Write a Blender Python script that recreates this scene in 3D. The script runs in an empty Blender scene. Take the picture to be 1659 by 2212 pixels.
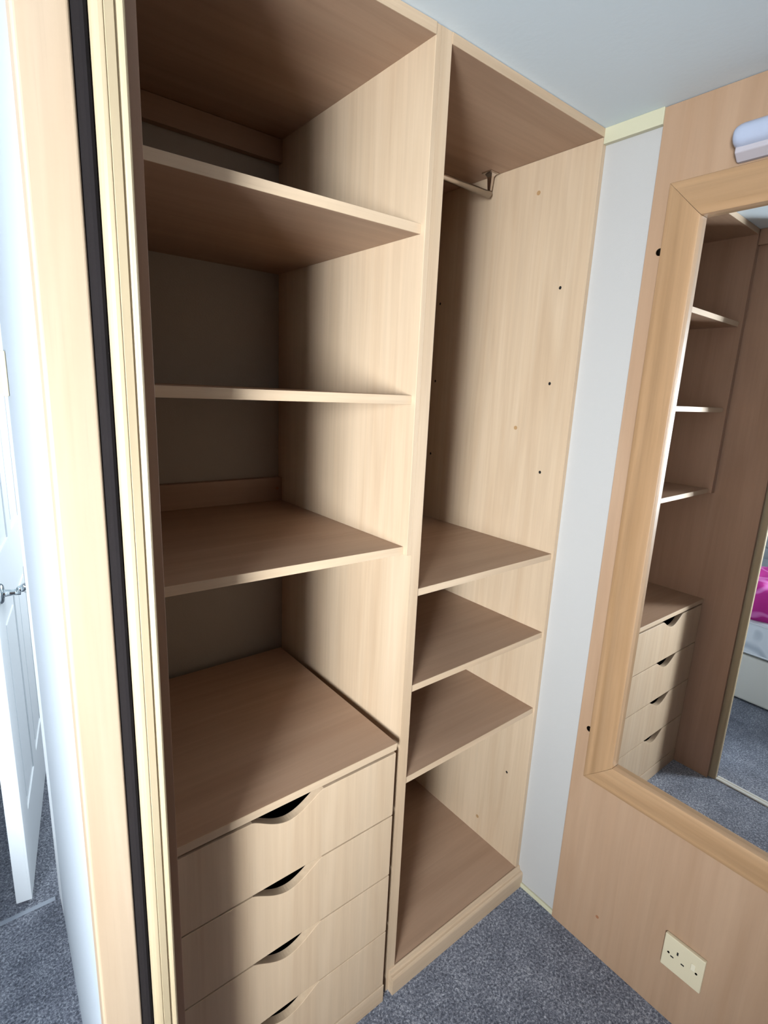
import bpy, bmesh, math, random
from mathutils import Vector, Matrix
random.seed(7)
S = bpy.context.scene
C = S.collection
R = math.radians

def srgb(r, g, b):
    f = lambda c: (c/255/12.92) if c/255 <= .04045 else ((c/255+.055)/1.055)**2.4
    return (f(r), f(g), f(b), 1)

# ---------------------------------------------------------------- camera
cx, cy, cz = -1.1883, -0.7516, 1.4242
yaw, pitch, roll, foc = R(-38.9915), R(-12.8082), R(2.6431), 1157.66
fw = Vector((-math.sin(yaw)*math.cos(pitch), math.cos(yaw)*math.cos(pitch), math.sin(pitch)))
rt = Vector((math.cos(yaw), math.sin(yaw), 0)); up = rt.cross(fw)
r2 = rt*math.cos(roll)+up*math.sin(roll); u2 = -rt*math.sin(roll)+up*math.cos(roll)
cam = bpy.data.objects.new('camera', bpy.data.cameras.new('camera')); C.objects.link(cam)
M = Matrix(((r2.x, u2.x, -fw.x, cx), (r2.y, u2.y, -fw.y, cy), (r2.z, u2.z, -fw.z, cz), (0, 0, 0, 1)))
cam.matrix_world = M
cam.data.sensor_fit = 'HORIZONTAL'; cam.data.sensor_width = 36; cam.data.lens = foc*36/1659
cam.data.clip_start = .02
S.camera = cam

# ---------------------------------------------------------------- world and light
S.view_settings.view_transform = 'Standard'; S.view_settings.look = 'None'
S.view_settings.gamma = 1; S.view_settings.use_curve_mapping = False
S.view_settings.exposure = 0.1
w = bpy.data.worlds.new('world'); S.world = w; w.use_nodes = True
w.node_tree.nodes['Background'].inputs[0].default_value = (.62, .78, 1, 1)
w.node_tree.nodes['Background'].inputs[1].default_value = 1.0

def area(name, loc, direction, sx, sy, power, col, spread=180):
    l = bpy.data.lights.new(name, 'AREA'); l.shape = 'RECTANGLE'; l.size = sx; l.size_y = sy
    l.energy = power; l.color = col; l.spread = R(spread)
    o = bpy.data.objects.new(name, l); C.objects.link(o); o.location = loc
    o.rotation_euler = Vector(direction).to_track_quat('-Z', 'Z').to_euler()
    return o
# daylight entering by the bedroom window, plus an added fill on the hall door
area('daylight_bedroom', (-2.40, -1.49, 1.25), (1, .92, -.06), .74, .75, 58, (.83, .925, 1.0), 86)
area('hall_door_fill', (-.1, 1.55, 1.3), (-1, -.25, -.1), .8, .8, 21, (.85, .94, 1.0))

# ---------------------------------------------------------------- materials
def mat(name):
    m = bpy.data.materials.new(name); m.use_nodes = True
    nt = m.node_tree; b = nt.nodes['Principled BSDF']
    return m, nt, b
def plain(name, col, rough=.5, metal=0, spec=.5):
    m, nt, b = mat(name)
    b.inputs['Base Color'].default_value = col; b.inputs['Roughness'].default_value = rough
    b.inputs['Metallic'].default_value = metal; b.inputs['Specular IOR Level'].default_value = spec
    return m
def wood(name, base, dark, light, axis, rough=.42, amt=1.0, spec=.4):
    """laminate with long soft streaks along one axis and fine pores"""
    m, nt, b = mat(name); N = nt.nodes; L = nt.links
    tc = N.new('ShaderNodeTexCoord')
    def nz(across, along, detail, dist, off=0):
        mp = N.new('ShaderNodeMapping'); s = [across]*3; s[axis] = along
        mp.inputs['Scale'].default_value = s; mp.inputs['Location'].default_value = (off, off*.7, off*.3)
        n = N.new('ShaderNodeTexNoise'); n.inputs['Scale'].default_value = 1; n.inputs['Detail'].default_value = detail
        n.inputs['Distortion'].default_value = dist
        L.new(tc.outputs['Object'], mp.inputs[0]); L.new(mp.outputs[0], n.inputs['Vector']); return n
    n1 = nz(14, 1.1, 3, 1.2); n2 = nz(90, 3.0, 2, .4, 3.1); n3 = nz(420, 9, 1, 0, 7.7)
    r1 = N.new('ShaderNodeValToRGB'); e = r1.color_ramp.elements
    e[0].position = .18; e[0].color = dark; e[1].position = .84; e[1].color = light
    k = e.new(.5); k.color = base
    L.new(n1.outputs['Fac'], r1.inputs[0])
    rr = N.new('ShaderNodeMapRange'); rr.inputs['From Min'].default_value = .35; rr.inputs['From Max'].default_value = .65
    rr.inputs['To Min'].default_value = 1-.045*amt; rr.inputs['To Max'].default_value = 1+.03*amt
    L.new(n2.outputs['Fac'], rr.inputs[0])
    r3 = N.new('ShaderNodeMapRange'); r3.inputs['From Min'].default_value = .6; r3.inputs['From Max'].default_value = .78
    r3.inputs['To Min'].default_value = 1; r3.inputs['To Max'].default_value = 1-.06*amt
    L.new(n3.outputs['Fac'], r3.inputs[0])
    mu = N.new('ShaderNodeMath'); mu.operation = 'MULTIPLY'; L.new(rr.outputs[0], mu.inputs[0]); L.new(r3.outputs[0], mu.inputs[1])
    vm = N.new('ShaderNodeVectorMath'); vm.operation = 'SCALE'
    L.new(r1.outputs[0], vm.inputs[0]); L.new(mu.outputs[0], vm.inputs['Scale'])
    L.new(vm.outputs[0], b.inputs['Base Color'])
    b.inputs['Roughness'].default_value = rough; b.inputs['Specular IOR Level'].default_value = spec
    bp = N.new('ShaderNodeBump'); bp.inputs['Strength'].default_value = .05; bp.inputs['Distance'].default_value = .001
    L.new(n3.outputs['Fac'], bp.inputs['Height']); L.new(bp.outputs[0], b.inputs['Normal'])
    return m
B0, B1, B2 = srgb(187, 161, 133), srgb(178, 150, 121), srgb(195, 170, 143)
W = {a: wood('beech_'+'xyz'[a], B0, B1, B2, a) for a in (0, 1, 2)}
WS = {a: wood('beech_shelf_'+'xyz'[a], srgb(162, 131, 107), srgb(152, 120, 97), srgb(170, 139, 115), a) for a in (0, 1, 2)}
PZ = wood('panel_beech', srgb(167, 135, 108), srgb(158, 125, 97), srgb(175, 144, 117), 2, .45, .7)
BEDW = wood('bedroom_beech', srgb(150, 112, 84), srgb(140, 103, 76), srgb(158, 120, 92), 2, .5)
F_ = {a: wood('frame_beech_'+'xyz'[a], srgb(168, 132, 97), srgb(156, 120, 84), srgb(176, 141, 106), a, .38, 1.5) for a in (1, 2)}
TRIM = wood('trim_beech', srgb(170, 147, 123), srgb(163, 138, 112), srgb(176, 154, 132), 2, .4, .7)
ARCH = wood('architrave_beech', srgb(162, 144, 116), srgb(155, 136, 108), srgb(168, 151, 124), 2, .4, .9)
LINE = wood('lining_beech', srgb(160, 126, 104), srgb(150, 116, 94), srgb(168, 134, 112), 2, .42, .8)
BATT = wood('batten_beech', srgb(150, 120, 98), srgb(140, 110, 88), srgb(160, 130, 108), 0, .45, .8)

def textured(name, col, scale, strength, rough=.7):
    m, nt, b = mat(name); N = nt.nodes; L = nt.links
    b.inputs['Base Color'].default_value = col; b.inputs['Roughness'].default_value = rough
    tc = N.new('ShaderNodeTexCoord'); n = N.new('ShaderNodeTexNoise'); n.inputs['Scale'].default_value = scale
    n.inputs['Detail'].default_value = 3
    L.new(tc.outputs['Object'], n.inputs['Vector'])
    bp = N.new('ShaderNodeBump'); bp.inputs['Strength'].default_value = strength; bp.inputs['Distance'].default_value = .001
    L.new(n.outputs['Fac'], bp.inputs['Height']); L.new(bp.outputs[0], b.inputs['Normal'])
    return m
WALL = textured('white_wall_board', srgb(174, 169, 164), 260, .25)
WALLB = textured('white_wall_board_bedroom', srgb(172, 178, 184), 260, .25)
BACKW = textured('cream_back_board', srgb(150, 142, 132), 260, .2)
CEIL = textured('ceiling_board', srgb(208, 218, 223), 90, .25)
CREAM = plain('cream_strip', srgb(190, 183, 155), .5)
WHITEP = plain('white_gloss', srgb(240, 243, 245), .3)
PLAST = plain('cream_plastic', srgb(208, 194, 164), .35)
PLAST2 = plain('cream_plastic_light', srgb(220, 208, 182), .3)
BLACK = plain('black_hole', srgb(14, 12, 12), .6)
BAR = plain('grey_bar', srgb(150, 156, 166), .6)
SLOT_FILL = plain('black_slot_fill', srgb(24, 20, 20), .95, 0, .1)  # near-black for the strip added in the jamb slot
DARK = plain('dark_interior', srgb(38, 28, 22), .8)
METAL = plain('brushed_steel', srgb(200, 190, 180), .22, 1)
CHROME = plain('chrome', srgb(205, 212, 215), .12, 1)
SCREW = plain('dark_screw', srgb(40, 36, 32), .3, 1)
DIFF = plain('white_diffuser', srgb(168, 174, 192), .35)
LBASE = plain('lamp_base', srgb(176, 168, 172), .4)
MIRROR = plain('mirror_glass', (.86, .88, .89, 1), .0, 1)
CAP = plain('tan_cap', srgb(160, 124, 84), .5)
CAPB = plain('brown_plug', srgb(150, 98, 66), .6)
ALU = plain('aluminium_track', srgb(226, 224, 214), .35, .3)

def carpet():
    m, nt, b = mat('carpet'); N = nt.nodes; L = nt.links
    tc = N.new('ShaderNodeTexCoord')
    a = N.new('ShaderNodeTexNoise'); a.inputs['Scale'].default_value = 170; a.inputs['Detail'].default_value = 5; a.inputs['Roughness'].default_value = .85; a.inputs['Distortion'].default_value = .6
    c = N.new('ShaderNodeTexNoise'); c.inputs['Scale'].default_value = 14; c.inputs['Detail'].default_value = 3
    for n in (a, c): L.new(tc.outputs['Object'], n.inputs['Vector'])
    mx = N.new('ShaderNodeMath'); mx.operation = 'MULTIPLY_ADD'; mx.inputs[1].default_value = .14
    L.new(c.outputs['Fac'], mx.inputs[0]); L.new(a.outputs['Fac'], mx.inputs[2])
    r = N.new('ShaderNodeValToRGB'); e = r.color_ramp.elements
    e[0].position = .42; e[0].color = srgb(48, 52, 64); e[1].position = .76; e[1].color = srgb(218, 220, 228)
    k = e.new(.57); k.color = srgb(110, 114, 127)
    L.new(mx.outputs[0], r.inputs[0]); L.new(r.outputs[0], b.inputs['Base Color'])
    b.inputs['Roughness'].default_value = 1; b.inputs['Specular IOR Level'].default_value = .1
    b.inputs['Sheen Weight'].default_value = .3
    bp = N.new('ShaderNodeBump'); bp.inputs['Strength'].default_value = .8; bp.inputs['Distance'].default_value = .004
    L.new(a.outputs['Fac'], bp.inputs['Height']); L.new(bp.outputs[0], b.inputs['Normal'])
    return m
CARPET = carpet()

def leafy(name, ground, line, scale, th):
    m, nt, b = mat(name); N = nt.nodes; L = nt.links
    tc = N.new('ShaderNodeTexCoord')
    wv = N.new('ShaderNodeTexWave'); wv.wave_type = 'RINGS'; wv.inputs['Scale'].default_value = scale
    wv.inputs['Distortion'].default_value = 9; wv.inputs['Detail'].default_value = 1.5; wv.inputs['Detail Scale'].default_value = 1.6
    L.new(tc.outputs['Object'], wv.inputs['Vector'])
    r = N.new('ShaderNodeValToRGB'); e = r.color_ramp.elements
    e[0].position = 0; e[0].color = line; e[1].position = th; e[1].color = ground
    L.new(wv.outputs['Fac'], r.inputs[0]); L.new(r.outputs[0], b.inputs['Base Color'])
    b.inputs['Roughness'].default_value = .8
    return m
PAPER = leafy('leaf_wallpaper', srgb(236, 238, 236), srgb(176, 188, 186), 5, .1)
QUILT = leafy('quilted_grey_mattress', srgb(236, 238, 240), srgb(196, 202, 208), 2.2, .12)
PINK = leafy('pink_throw', srgb(196, 40, 140), srgb(226, 120, 190), 3.2, .1)
BEDB = plain('bed_base_cream', srgb(240, 234, 220), .7)
LINEN = plain('white_linen', srgb(238, 238, 238), .8)

# ---------------------------------------------------------------- builders
def bmbox(bm, x, y, z):
    v = [bm.verts.new((X, Y, Z)) for Z in z for Y in y for X in x]
    for f in ((0, 2, 3, 1), (4, 5, 7, 6), (0, 1, 5, 4), (2, 6, 7, 3), (0, 4, 6, 2), (1, 3, 7, 5)):
        bm.faces.new([v[i] for i in f])
def obj(name, bm, m, parent=None, bevel=0, smooth=False, seg=2):
    bmesh.ops.recalc_face_normals(bm, faces=bm.faces)
    if parent is not None:
        p = parent; off = Vector()
        while p is not None: off += p.location; p = p.parent
        bmesh.ops.translate(bm, verts=bm.verts, vec=-off)
    me = bpy.data.meshes.new(name); bm.to_mesh(me); bm.free(); me.materials.append(m)
    o = bpy.data.objects.new(name, me); C.objects.link(o)
    if parent is not None: o.parent = parent
    if smooth:
        for p in me.polygons: p.use_smooth = True
    if bevel:
        md = o.modifiers.new('bevel', 'BEVEL'); md.width = bevel; md.segments = seg; md.limit_method = 'ANGLE'; md.angle_limit = R(50)
    return o
def box(name, x, y, z, m, parent=None, bevel=.0008, seg=2):
    bm = bmesh.new(); bmbox(bm, x, y, z); return obj(name, bm, m, parent, bevel, seg=seg)
def tag(o, label, cat, group=None):
    o['label'] = label; o['category'] = cat
    if group: o['group'] = group
    return o
def struct(o, label=None):
    o['kind'] = 'structure'
    if label: o['label'] = label
    return o
def empty(name, loc):
    o = bpy.data.objects.new(name, None); C.objects.link(o); o.location = loc; o.empty_display_size = .05; return o
def prism(pts, ax, a0, a1, bm=None):
    """extrude a closed 2-D outline (in the two other axes, cyclic order) along axis ax"""
    bm = bm or bmesh.new()
    def P(p, a):
        l = [0, 0, 0]; o = [i for i in range(3) if i != ax]; l[ax] = a; l[o[0]], l[o[1]] = p; return l
    A = [bm.verts.new(P(p, a0)) for p in pts]; Bv = [bm.verts.new(P(p, a1)) for p in pts]
    n = len(pts)
    for i in range(n): bm.faces.new((A[i], A[(i+1) % n], Bv[(i+1) % n], Bv[i]))
    bm.faces.new(A); bm.faces.new(list(reversed(Bv)))
    return bm
def tube(bm, pts, rad, seg=16, cap=True):
    rings = []; pts = [Vector(p) for p in pts]
    if not hasattr(rad, '__len__'): rad = [rad]*len(pts)
    ref = None
    for i, p in enumerate(pts):
        d = (pts[min(i+1, len(pts)-1)]-pts[max(i-1, 0)]).normalized()
        if ref is None: ref = d.orthogonal().normalized()
        u = (ref-d*ref.dot(d)).normalized(); ref = u; v = d.cross(u)
        rings.append([bm.verts.new(p+(u*math.cos(t)+v*math.sin(t))*rad[i]) for t in [2*math.pi*k/seg for k in range(seg)]])
    for a, b in zip(rings, rings[1:]):
        for k in range(seg): bm.faces.new((a[k], a[(k+1) % seg], b[(k+1) % seg], b[k]))
    if cap: bm.faces.new(list(reversed(rings[0]))); bm.faces.new(rings[-1])
def cyl(name, p0, p1, r, m, parent=None, seg=20, bevel=0):
    bm = bmesh.new(); tube(bm, [p0, p1], r, seg); return obj(name, bm, m, parent, bevel)

# ================================================================ SETTING
ZT = 2.0
struct(box('floor', (-3.3, .12), (-1.62, 2.6), (-.06, 0), CARPET, bevel=0), 'speckled grey blue carpet floor')
struct(box('ceiling', (-3.3, .12), (-1.62, 2.6), (ZT, ZT+.06), CEIL, bevel=0), 'pale blue white ceiling')
struct(box('wall_right', (0, .1), (-1.3, .6), (0, ZT), WALL, bevel=0), 'white board wall right of the wardrobe')
struct(box('wall_back', (-1.09, 0), (.535, .6), (0, ZT), BACKW, bevel=0), 'off-white board behind the shelves')
struct(box('wall_near', (-1.07, 0), (-1.3, -1.2), (0, ZT), BEDW, bevel=0), 'wall closing the dressing area')
# partition between hallway side and wardrobe: white board wall with a beech end cap, then the slot, then the pillar
struct(obj('wall_left', prism([(-1.1115, -.121), (-1.073, -.121), (-1.058, .66), (-1.0895, .66)], 2, 0, ZT), WALLB), 'white wall left of the wardrobe running away from the viewer')
struct(box('wall_hall', (-1.058, 0), (.66, .735), (0, ZT), WALLB, bevel=0), 'white wall behind the wardrobe')
struct(box('wall_hall_right', (0, .1), (.6, 2.6), (0, ZT), WALLB, bevel=0))
struct(box('trim_1', (-1.1165, -1.0715), (-.146, -.120), (0, ZT), TRIM, bevel=.0035, seg=4), 'flat beech jamb face beside the dark slot')
# lining panel of the dressing area + shadowed front edge
struct(box('wall_lining', (-1.031, -1.0155), (-.1407, .535), (0, ZT), LINE, bevel=.0006), 'beech lining panel left of the drawers')
# moulded architrave: reeded profile on the pillar end
def architrave():
    x0, x1, yb, yf = -1.0605, -1.0308, -.141, -.1638
    pts = [(x0, yb+.05), (x0, yf+.0105), (x0+.0006, yf+.0070), (x0+.002, yf+.0040), (x0+.0040, yf+.0018), (x0+.0068, yf+.0005), (x0+.0095, yf)]
    pts += [(x0+.0105, yf), (x0+.0112, yf+.0011), (x0+.0119, yf)]
    pts += [(x0+.0195, yf+.0003), (x0+.0205, yf+.002), (x0+.0222, yf+.0026), (x0+.0238, yf+.0016), (x0+.0248, yf+.0002), (x0+.0268, yf-.0006), (x0+.0285, yf+.0004), (x1, yf+.0028)]
    pts += [(x1, yb), (x1, yb+.05)]
    return obj('trim_2', prism(pts, 2, 0, ZT), ARCH)
struct(architrave(), 'moulded beech architrave with fine vertical reeds')
struct(obj('trim_3', prism([(-1.0712, -.05), (-1.0712, -.146), (-1.0700, -.153), (-1.0675, -.1575), (-1.0645, -.1595), (-1.0615, -.158), (-1.0607, -.155), (-1.0607, -.05)], 2, 0, ZT), SLOT_FILL), 'added black strip in the dark slot between the jamb and the architrave')  # strip added to give the slot its dark band
# small top rail over the lining
struct(box('trim_4', (-1.0155, -1.0), (-.14, .018), (1.95, ZT), LINE), 'beech rail at the top of the lining')
struct(box('trim_5', (-.012, 0), (-.1279, 0.0), (1.9687, ZT), CREAM, bevel=.001), 'cream cornice strip under the ceiling')
struct(box('baseboard_right', (-.006, 0), (-.1279, -.0), (0, .014), CREAM, bevel=.001), 'thin cream strip at the foot of the white wall')
# threshold track on the carpet under the opening
def track():
    pts = [(-1.062, 0), (-1.062, .004), (-1.058, .006), (-1.052, .006), (-1.050, .002), (-1.046, .002), (-1.044, .006), (-1.038, .006), (-1.034, .004), (-1.034, 0)]
    return obj('trim_6', prism(pts, 1, -1.2, -.166), ALU)
struct(track(), 'white metal track across the opening')
# bedroom shell
struct(box('wall_bedroom_far', (-3.3, -3.1), (-1.6, .83), (0, ZT), PAPER, bevel=0), 'white wall with pale leaf pattern behind the bed')
bm = bmesh.new()
bmbox(bm, (-3.2, -2.95), (-1.62, -1.53), (0, ZT)); bmbox(bm, (-1.98, 0), (-1.62, -1.53), (0, ZT))
bmbox(bm, (-2.95, -1.98), (-1.62, -1.53), (0, .80)); bmbox(bm, (-2.95, -1.98), (-1.62, -1.53), (1.76, ZT))
struct(obj('wall_bedroom_window', bm, BEDW), 'beech clad wall around the bedroom window')
struct(box('wall_bedroom_side', (-1.075, -1.02), (-1.53, -1.2), (0, ZT), BEDW, bevel=0))
struct(box('wall_bedroom_back', (-3.1, -1.95), (.73, .80), (0, ZT), WALLB, bevel=0), 'white wall beside the bedroom doorway')
struct(box('wall_hall_end', (-3.1, 0), (2.5, 2.6), (0, ZT), WALLB, bevel=0))
struct(box('wall_hall_left', (-2.6, -2.5), (.8, 2.5), (0, ZT), WALLB, bevel=0))
# window of the bedroom
wn = struct(box('window_1', (-2.95, -2.90), (-1.60, -1.55), (.80, 1.76), WHITEP), 'white framed bedroom window')
for x in ((-2.03, -1.98), (-2.49, -2.45)): box('window_frame', x, (-1.60, -1.55), (.80, 1.76), WHITEP, wn)
for z in ((.80, .85), (1.71, 1.76)): box('window_frame', (-2.90, -2.03), (-1.60, -1.55), z, WHITEP, wn)
gl, gnt, gb = mat('window_glass'); gb.inputs['Transmission Weight'].default_value = 1; gb.inputs['Roughness'].default_value = 0
box('pane', (-2.90, -2.03), (-1.578, -1.572), (.85, 1.71), gl, wn, 0)

# ---- hallway door standing open
def hall_door():
    e0 = Vector((-1.1865, .774, 0)); e1 = Vector((-1.151, .757, 0))
    d = Vector((-1.0715+1.151, 1.2-.757, 0)).normalized()
    th = .037; n = Vector((d.y, -d.x, 0))        # face normal towards +x
    L_ = .68; H = 1.90
    root = empty('door_1', e1)
    def P(s, t, z): return e1+d*s-n*t+Vector((0, 0, z))
    def slab(name, s, t, z, m, bev, par=None):
        bm = bmesh.new()
        v = [bm.verts.new(P(a, b, c)) for c in z for b in t for a in s]
        for f in ((0, 2, 3, 1), (4, 5, 7, 6), (0, 1, 5, 4), (2, 6, 7, 3), (0, 4, 6, 2), (1, 3, 7, 5)): bm.faces.new([v[i] for i in f])
        return obj(name, bm, m, par or root, bev)
    slab('door_leaf', (0, L_), (0.004, th), (.012, H), WHITEP, .002)
    # stiles, rails and raised panels with grooves
    for s in ((0, .10), (L_-.10, L_), (.30, .38)): slab('stile', s, (0, .005), (.012, H), WHITEP, .0015)
    for z in ((.012, .22), (.80, .97), (1.72, H)): slab('rail', (.1, L_-.1), (0.0002, .005), z, WHITEP, .0015)
    for s in ((.125, .275), (.405, .555)):
        for z in ((.245, .775), (.995, 1.695)): slab('raised_panel', s, (.0012, .006), z, WHITEP, .004)
    # lever handle: rose on the face, neck out, lever drooping along the leaf
    h = P(.062, 0, .885)
    bm = bmesh.new(); tube(bm, [h, h+n*.004, h+n*.008], [.026, .026, .022], 24); hd = obj('handle', bm, CHROME, root, 0, True)
    bm = bmesh.new(); tube(bm, [h+n*.006, h+n*.014, h+n*.03, h+n*.044], [.013, .0085, .0075, .0085], 16); obj('neck', bm, CHROME, hd, 0, True)
    bm = bmesh.new()
    tube(bm, [h+n*.044-d*.012+Vector((0, 0, .012)), h+n*.047+Vector((0, 0, .008)), h+n*.048+d*.04+Vector((0, 0, 0)), h+n*.047+d*.085+Vector((0, 0, -.022)), h+n*.044+d*.105+Vector((0, 0, -.036))],
         [.007, .0095, .008, .0075, .006], 16)
    obj('lever', bm, CHROME, hd, 0, True)
    root['label'] = 'open white panelled door with chrome lever handle at far left'
    struct(root)
hall_door()
struct(box('trim_7', (-1.95, -1.100), (.728, .742), (0, .002), BAR, bevel=.0008), 'pale carpet bar across the hallway doorway')
struct(box('trim_8', (-1.0895, -1.055), (.66, .745), (0, ZT), WHITEP, bevel=.002), 'white edge of the hallway doorway')

# ---- light switch on the left wall
sw = box('light_switch', (-1.1025, -1.0925), (.575, .661), (1.378, 1.466), PLAST, None, .0025, 3)
tag(sw, 'cream square light switch on the white wall at the far left edge', 'light switch')
box('rocker', (-1.1055, -1.102), (.606, .63), (1.405, 1.44), PLAST2, sw, .001)

# ================================================================ WARDROBE (right bay, with rail)
D = .534
XD, XDL, XI = -.4818, -.506, -.0133
r_ = empty('open_wardrobe', (-.25, .25, 0))
tag(r_, 'tall open beech wardrobe with hanging rail and three low shelves beside the white wall', 'wardrobe')
# divider panel and end panel with shelf pin holes
def holes(o, pts, depth=.009, rad=.0032):
    bm = bmesh.new(); off = o.parent.location
    for (x, y, z, s) in pts: tube(bm, [Vector((x-.004*s, y, z))-off, Vector((x+depth*s, y, z))-off], rad, 12)
    bmesh.ops.recalc_face_normals(bm, faces=bm.faces)
    me = bpy.data.meshes.new('drill'); bm.to_mesh(me); bm.free()
    c = bpy.data.objects.new('drill', me); C.objects.link(c); c.location = off
    b = o.modifiers.new('holes', 'BOOLEAN'); b.object = c; b.operation = 'DIFFERENCE'; b.solver = 'EXACT'
    dg = bpy.context.evaluated_depsgraph_get(); me2 = bpy.data.meshes.new_from_object(o.evaluated_get(dg))
    o.modifiers.clear(); o.data = me2
    bpy.data.objects.remove(c)
div = box('divider_panel', (XDL, XD), (0, D), (.0, ZT-.001), W[2], r_, 0)
end = box('end_panel', (XI, -.0005), (0, D), (.0, ZT-.0185), W[2], r_, 0)
holes(end, [(XI, y, z, 1) for y, z in ((.0687, 1.6821), (.0687, 1.4583), (.0687, 1.2354), (.0687, .3412), (.48, 1.6821), (.48, 1.4583), (.48, 1.2354), (.48, .3412))], .009, .0041)
for y, z in ((.0687, 1.6821), (.0687, 1.4583), (.0687, 1.2354), (.0687, .3412), (.48, 1.6821), (.48, 1.4583), (.48, 1.2354)):
    cyl('pin_hole_shade', (XI+.0012, y, z), (XI+.0085, y, z), .0040, BLACK, r_, 14)  # black plug paints the shade inside each drilled hole
for z in (1.908, 1.342, .121): cyl('cover_cap', (XI-.0008, .159, z), (XI+.002, .159, z), .0052, CAP, r_, 16)
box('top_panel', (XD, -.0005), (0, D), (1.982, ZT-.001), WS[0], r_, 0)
box('front_edging', (XD, -.0005), (-.0012, 0.0), (1.982, ZT-.001), W[0], r_, .0004)
def shelf(name, x, yl, yr, z0, z1, parent, m=None, edge=True, tid=0):
    bm = bmesh.new()
    pts = [(x[0], yl), (x[1], yr), (x[1], D), (x[0], D)]
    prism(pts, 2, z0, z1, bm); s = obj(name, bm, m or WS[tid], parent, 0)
    if edge:
        bm = bmesh.new(); prism([(x[0], yl-.0012), (x[1], yr-.0012), (x[1], yr), (x[0], yl)], 2, z0, z1, bm)
        obj('edging', bm, W[0], s, .0004)
    return s
for z in (1.032, .8135, .5871):
    shelf('shelf', (XD+.0003, XI-.0003), .0035, .007, z-.0155, z, r_)
shelf('base_panel', (XD, XI), .0012, .0012, .043, .0596, r_)
# plinth moulding, returned at its left end
def plinth():
    yb, yf = .0, -.0175; x0, x1 = -.4995, -.0005
    prof = [(0, 0), (-.0175, 0), (-.0175, .040), (-.0170, .0430), (-.0155, .0462), (-.0130, .0478), (-.0105, .0480), (-.0085, .0484), (-.0066, .0500), (-.0054, .0530), (-.0048, .0565), (-.0040, .0592), (-.0020, .0602), (0, .0602)]
    prof = [(y, z*1.02) for y, z in prof]
    return obj('plinth', prism(prof, 0, x0, x1), W[0], r_)
plinth()
box('back_rail', (XD, XI), (D-.018, D), (1.932, 1.982), BATT, r_)
# hanging rail on two brackets
hr = cyl('hanging_rail', (-.478, .300, 1.931), (-.034, .300, 1.931), .0082, METAL, r_, 24)
for p in hr.data.polygons: p.use_smooth = len(p.vertices) == 4
for x in (-.034, -.462):
    bm = bmesh.new()
    tube(bm, [(x-.006, .3, 1.931), (x-.006, .3, 1.931), (x+.004, .3, 1.931), (x+.008, .3, 1.931), (x+.0105, .3, 1.931)], [.0095, .0138, .0138, .0115, .005], 24)
    bmbox(bm, (x-.018, x+.014), (.284, .316), (1.9785, 1.982))
    v = []
    for z, wx, wy in ((1.9785, .0095, .0120), (1.972, .0050, .0075), (1.940, .0035, .0045)):
        v.append([bm.verts.new((x+a*wx, .3+b*wy, z)) for a, b in ((-1, -1), (1, -1), (1, 1), (-1, 1))])
    for a, b in zip(v, v[1:]):
        for k in range(4): bm.faces.new((a[k], a[(k+1) % 4], b[(k+1) % 4], b[k]))
    bm.faces.new(v[0]); bm.faces.new(v[-1])
    tube(bm, [(x-.013, .289, 1.9785), (x-.013, .289, 1.9765)], .0028, 10)
    obj('bracket', bm, METAL, hr, .0004)

# ================================================================ UPPER SHELF CABINET (left bay)
XU = XDL-.0118; XL = -1.0155; XUL = -.990
s_ = empty('shelf_cabinet', (-.76, .25, 1.11))
tag(s_, 'wide open beech shelf cabinet with three shelves above the chest of drawers', 'shelf cabinet')
box('side_panel', (XU, XDL), (0, D), (1.109, ZT-.001), W[2], s_)
bm = bmesh.new(); prism([(XL, .019), (XUL, .018), (XUL, D), (XL, D)], 2, 1.109, ZT-.001, bm); obj('side_panel', bm, LINE, s_, .0006)
bm = bmesh.new(); prism([(XUL, .02), (XU, 0), (XU, D), (XUL, D)], 2, 1.982, ZT-.001, bm); obj('top_panel', bm, WS[0], s_, 0)
bm = bmesh.new(); prism([(XUL, .0188), (XU, -.0012), (XU, 0), (XUL, .02)], 2, 1.982, ZT-.001, bm); obj('front_edging', bm, W[0], s_, 0)
for z in (1.7069, 1.4165, 1.1251): shelf('shelf', (XUL+.0003, XU-.0003), .031, .0125, z-.0162, z, s_)
box('back_rail', (XUL, XU), (D-.020, D), (1.932, 1.981), BATT, s_)
br = box('back_rail', (XUL, XU), (D-.020, D), (1.1252, 1.187), BATT, s_)
cyl('cover_cap', (XU-.014, D-.0205, 1.158), (XU-.014, D-.0215, 1.158), .0042, CAPB, s_, 14)

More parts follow.
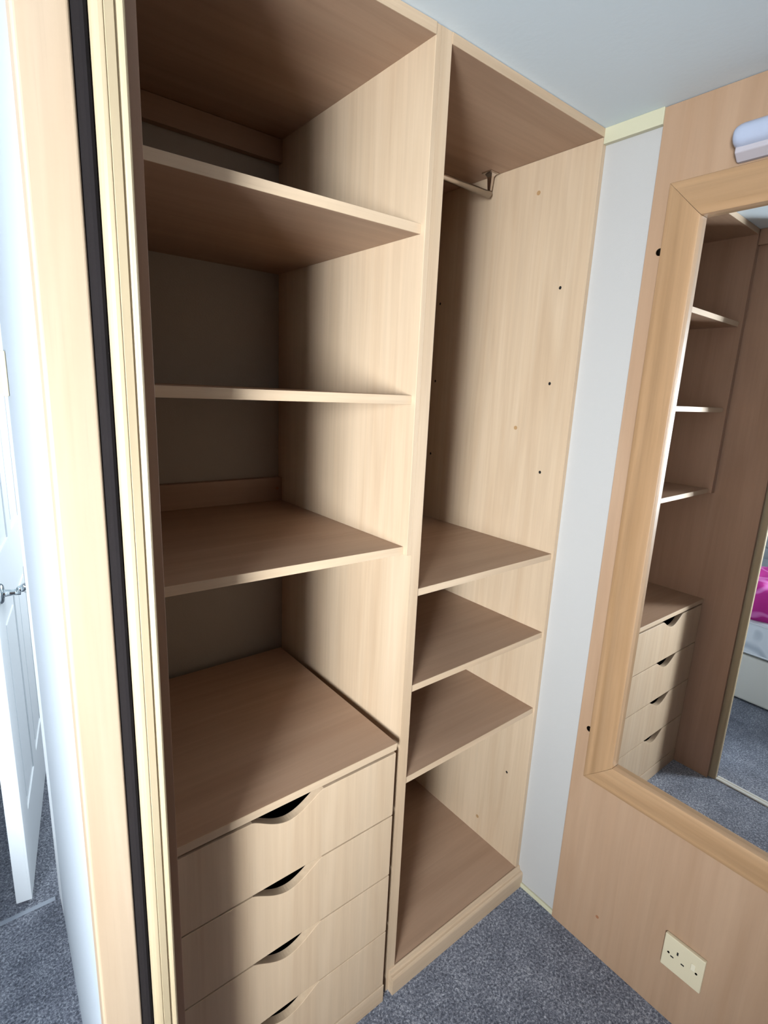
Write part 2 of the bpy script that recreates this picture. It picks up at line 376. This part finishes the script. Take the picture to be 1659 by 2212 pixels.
# ================================================================ CHEST OF DRAWERS
x0, x1, yf, yb = -1.0135, -.527, -.0128, .50
c_ = empty('chest_of_drawers', (-.77, .25, 0))
tag(c_, 'beech chest of four drawers with scooped finger grips under the shelf cabinet', 'chest of drawers')
bm = bmesh.new(); bmbox(bm, (x0, x1), (yf, yb), (.6878, .7035))
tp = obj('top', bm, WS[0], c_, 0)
box('edging', (x0, x1), (yf-.0012, yf), (.6878, .7035), W[0], tp, .0004)
for x in ((x0, x0+.015), (x1-.015, x1)): box('side_panel', x, (yf+.02, yb), (0, .6876), W[2], c_, 0)
box('back_panel', (x0+.015, x1-.015), (yb-.008, yb), (0, .6876), DARK, c_, 0)
box('plinth', (x0+.001, x1+.002), (yf-.001, yf+.016), (0, .0505), W[0], c_, .001)
def drawer_mesh():
    h = .1535; a, b, dp, N = -.852, -.706, .0325, 26
    pts = [(x0+.001, 0), (x1-.0005, 0), (x1-.0005, h)]
    for i in range(N+1):
        t = i/N; x = b+(a-b)*t
        s = math.sin(math.pi*t)
        y = dp*(s**1.25)
        pts.append((x, h-y))
    pts.append((x0+.001, h))
    bm = bmesh.new()
    top = sorted([p for p in pts if p[1] > 0]); top[0] = (x0+.001, h)
    cols = []
    for x, z in top: cols.append([bm.verts.new((x, y, q)) for y, q in ((yf, 0), (yf, z), (yf+.017, z), (yf+.017, 0))])
    for c, d in zip(cols, cols[1:]):
        for k in range(4): bm.faces.new((c[k], c[(k+1) % 4], d[(k+1) % 4], d[k]))
    bm.faces.new(cols[0]); bm.faces.new(cols[-1])
    return bm
fr = obj('drawer', drawer_mesh(), W[2], c_)
fr.location.z = .5265
md = fr.modifiers.new('b', 'BEVEL'); md.width = .0007; md.segments = 2; md.limit_method = 'ANGLE'; md.angle_limit = R(60)
dbx = bmesh.new()
for X, Y, Z in (((x0+.03, x0+.042), (yf+.018, .46), (.01, .115)), ((x1-.042, x1-.03), (yf+.018, .46), (.01, .115)), ((x0+.042, x1-.042), (.448, .46), (.01, .115)), ((x0+.042, x1-.042), (yf+.018, .448), (.01, .016))): bmbox(dbx, X, Y, Z)
me_off = Vector((-c_.location.x, -c_.location.y, 0)); bmesh.ops.translate(dbx, verts=dbx.verts, vec=me_off)
me = bpy.data.meshes.new('drawer_box'); dbx.to_mesh(me); dbx.free(); me.materials.append(DARK)
bxo = bpy.data.objects.new('drawer_box', me); C.objects.link(bxo); bxo.parent = fr
for k in (1, 2, 3):
    q = fr.copy(); C.objects.link(q); q.parent = c_; q.location.z = .5265-.1572*k
    q2 = bxo.copy(); C.objects.link(q2); q2.parent = q

# ================================================================ RIGHT WALL PANEL, MIRROR, LIGHT, SOCKET
px = -.0088
pn = box('wall_panel', (px, -.0002), (-1.199, -.1279), (0.001, ZT-.001), PZ, None, .0006)
tag(pn, 'tall light beech panel on the right wall behind the mirror and socket', 'wall panel')
for z in (1.727, .614):
    bm = bmesh.new(); tube(bm, [(px+.001, -.158, z), (px-.0006, -.158, z), (px-.0022, -.158, z), (px-.0032, -.158, z)], [.0075, .0072, .005, .0015], 20)
    obj('screw', bm, SCREW, pn, 0, True)
cyl('cover_cap', (px-.0006, -.2515, .1155), (px+.001, -.2515, .1155), .0042, CAPB, pn, 14)

mr = empty('wall_mirror', (px, -.56, 1.17))
tag(mr, 'large rectangular mirror in a moulded beech frame on the right wall', 'mirror')
yo0, yo1, zo1, zo0 = -.1636, -.99, 1.8519, .4857
prof = [(0, 0), (0, .0075), (.0015, .0105), (.006, .0122), (.012, .0124), (.020, .0138), (.030, .0172), (.042, .0200), (.055, .0215), (.066, .0222), (.0715, .0222), (.0740, .0212), (.0745, .0190), (.0745, .0)]
def rail(c0, c1, i0, i1, m):
    bm = bmesh.new(); rows = []
    for c, i in ((c0, i0), (c1, i1)):
        rows.append([bm.verts.new((px-h, c[0]+i[0]*w_, c[1]+i[1]*w_)) for w_, h in prof])
    for k in range(len(prof)-1): bm.faces.new((rows[0][k], rows[0][k+1], rows[1][k+1], rows[1][k]))
    bm.faces.new(rows[0]); bm.faces.new(rows[1])
    bm.faces.new((rows[0][0], rows[1][0], rows[1][-1], rows[0][-1]))
    o = obj('frame_rail', bm, m, mr, 0)
    for p in o.data.polygons: p.use_smooth = len(p.vertices) == 4
    md = o.modifiers.new('e', 'EDGE_SPLIT'); md.split_angle = R(38)
g = .0003
TLc, BLc, TRc, BRc = (yo0, zo1), (yo0, zo0), (yo1, zo1), (yo1, zo0)
rail((yo0, zo1-g), (yo0, zo0+g), (-1, -1.003), (-1, 1.003), F_[2])
rail((yo1, zo1-g), (yo1, zo0+g), (1, -1.003), (1, 1.003), F_[2])
rail((yo0-g, zo1), (yo1+g, zo1), (-1.003, -1), (1.003, -1), F_[1])
rail((yo0-g, zo0), (yo1+g, zo0), (-1.003, 1), (1.003, 1), F_[1])
# glass, set at a very slight angle in its rebate
gm = bmesh.new(); bmbox(gm, (-.003, 0), (-.36, .36), (zo0+.07, zo1-.07))
ang = -.0059
bmesh.ops.rotate(gm, verts=gm.verts, cent=(0, 0, 0), matrix=Matrix.Rotation(ang, 3, 'Z'))
ymid = (yo0+yo1)/2
gx = -.0133+.0059*(ymid+.35)
bmesh.ops.translate(gm, verts=gm.verts, vec=(gx+.0003, ymid, 0))
obj('mirror_glass', gm, MIRROR, mr, 0)

# wall light above the mirror
wl = empty('wall_light', (px, -.5, 1.89))
tag(wl, 'white strip light on the beech panel above the mirror', 'wall light')
def capsule(y0, y1, z0, z1, xb, xf, n=8):
    """long body with rounded front and rounded ends"""
    bm = bmesh.new(); rows = []
    r = .012
    ys = [y0, y0-.001, y0-.004, y0-.009, y0-.016, y1+.016, y1+.009, y1+.004, y1+.001, y1]
    sc = [.55, .72, .86, .95, 1, 1, .95, .86, .72, .55]
    zc = (z0+z1)/2; hz = (z1-z0)/2
    for y, s in zip(ys, sc):
        ring = []
        for k in range(17):
            t = math.pi*(k/16)-math.pi/2
            c = abs(math.cos(t))**.6; sn = math.copysign(abs(math.sin(t))**.8, math.sin(t))
            ring.append(bm.verts.new((xb+(xf-xb)*c*(.6+.4*s), y, zc+sn*hz*s)))
        rows.append(ring)
    for a, b in zip(rows, rows[1:]):
        for k in range(16): bm.faces.new((a[k], a[k+1], b[k+1], b[k]))
        bm.faces.new((a[16], a[0], b[0], b[16]))
    bm.faces.new(rows[0]); bm.faces.new(rows[-1])
    return bm
obj('diffuser', capsule(-.276, -.80, 1.874, 1.917, px-.004, -.046), DIFF, wl, 0, True)
bm = prism([(px, 1.857), (px-.010, 1.857), (px-.026, 1.868), (px-.026, 1.876), (px-.006, 1.918), (px, 1.918)], 1, -.795, -.281)
obj('base', bm, LBASE, wl, .002)

# socket
so = box('power_socket', (px-.0095, px), (-.4985, -.4119), (.1445, .2321), PLAST, None, .0022, 3)
tag(so, 'cream single switched power socket low on the beech panel', 'power socket')
def sbox(name, y, z, m, dx=.0006): return box(name, (px-.0095-dx, px-.008), y, z, m, so, 0)
zc, yc = .1883, -.4552
for y, z, wy, wz in ((yc+.0115, .2005, .0035, .0085), (yc+.0215, .183, .0070, .0034), (yc-.0015, .183, .0070, .0034)): sbox('pin_slot', (y-wy/2, y+wy/2), (z-wz/2, z+wz/2), BLACK, .0003)
for y in (yc+.030, yc-.030):
    cyl('screw', (px-.0095-.0006, y, zc), (px-.008, y, zc), .0027, SCREW, so, 12)
box('rocker', (px-.0115, px-.009), (yc-.0265, yc-.0175), (.190, .207), PLAST2, so, .001)

# ================================================================ BEDROOM THINGS SEEN IN THE MIRROR
bd = empty('bed', (-2.4, .05, 0))
tag(bd, 'bed with cream base and grey quilted mattress reflected at the mirror edge', 'bed')
box('bed_base', (-3.08, -1.757), (-.60, .71), (.01, .24), BEDB, bd, .01, 3)
mt = box('mattress', (-3.08, -1.75), (-.60, .71), (.245, .43), QUILT, bd, .03, 5)
bm = bmesh.new()
for z in (.262, .413):
    tube(bm, [(-1.748, -.57, z), (-1.748, .68, z)], .004, 8)
obj('piping', bm, LINEN, mt)
# folded pink throw over the end of the bed
def throw():
    bm = bmesh.new(); n = 40; rows = []
    for i in range(n+1):
        y = -.22+.72*i/n; w1 = .008*math.sin(y*23)+.006*math.sin(y*57+1)
        sec = [(-2.35, .445), (-2.3, .56+w1), (-2.1, .60+w1), (-1.85, .605+w1*.6), (-1.765, .60+w1*.5), (-1.745+w1*.6, .575), (-1.738+w1, .52), (-1.742+w1, .455), (-1.748+w1, .432), (-1.78, .4315)]
        rows.append([bm.verts.new((x, y, z)) for x, z in sec])
    for a, b in zip(rows, rows[1:]):
        for k in range(len(a)): bm.faces.new((a[k], a[(k+1) % len(a)], b[(k+1) % len(a)], b[k]))
    bm.faces.new(rows[0]); bm.faces.new(rows[-1])
    return bm
th = obj('throw', throw(), PINK, None, 0, True)
tag(th, 'bright pink patterned throw folded on the bed seen in the mirror', 'throw')
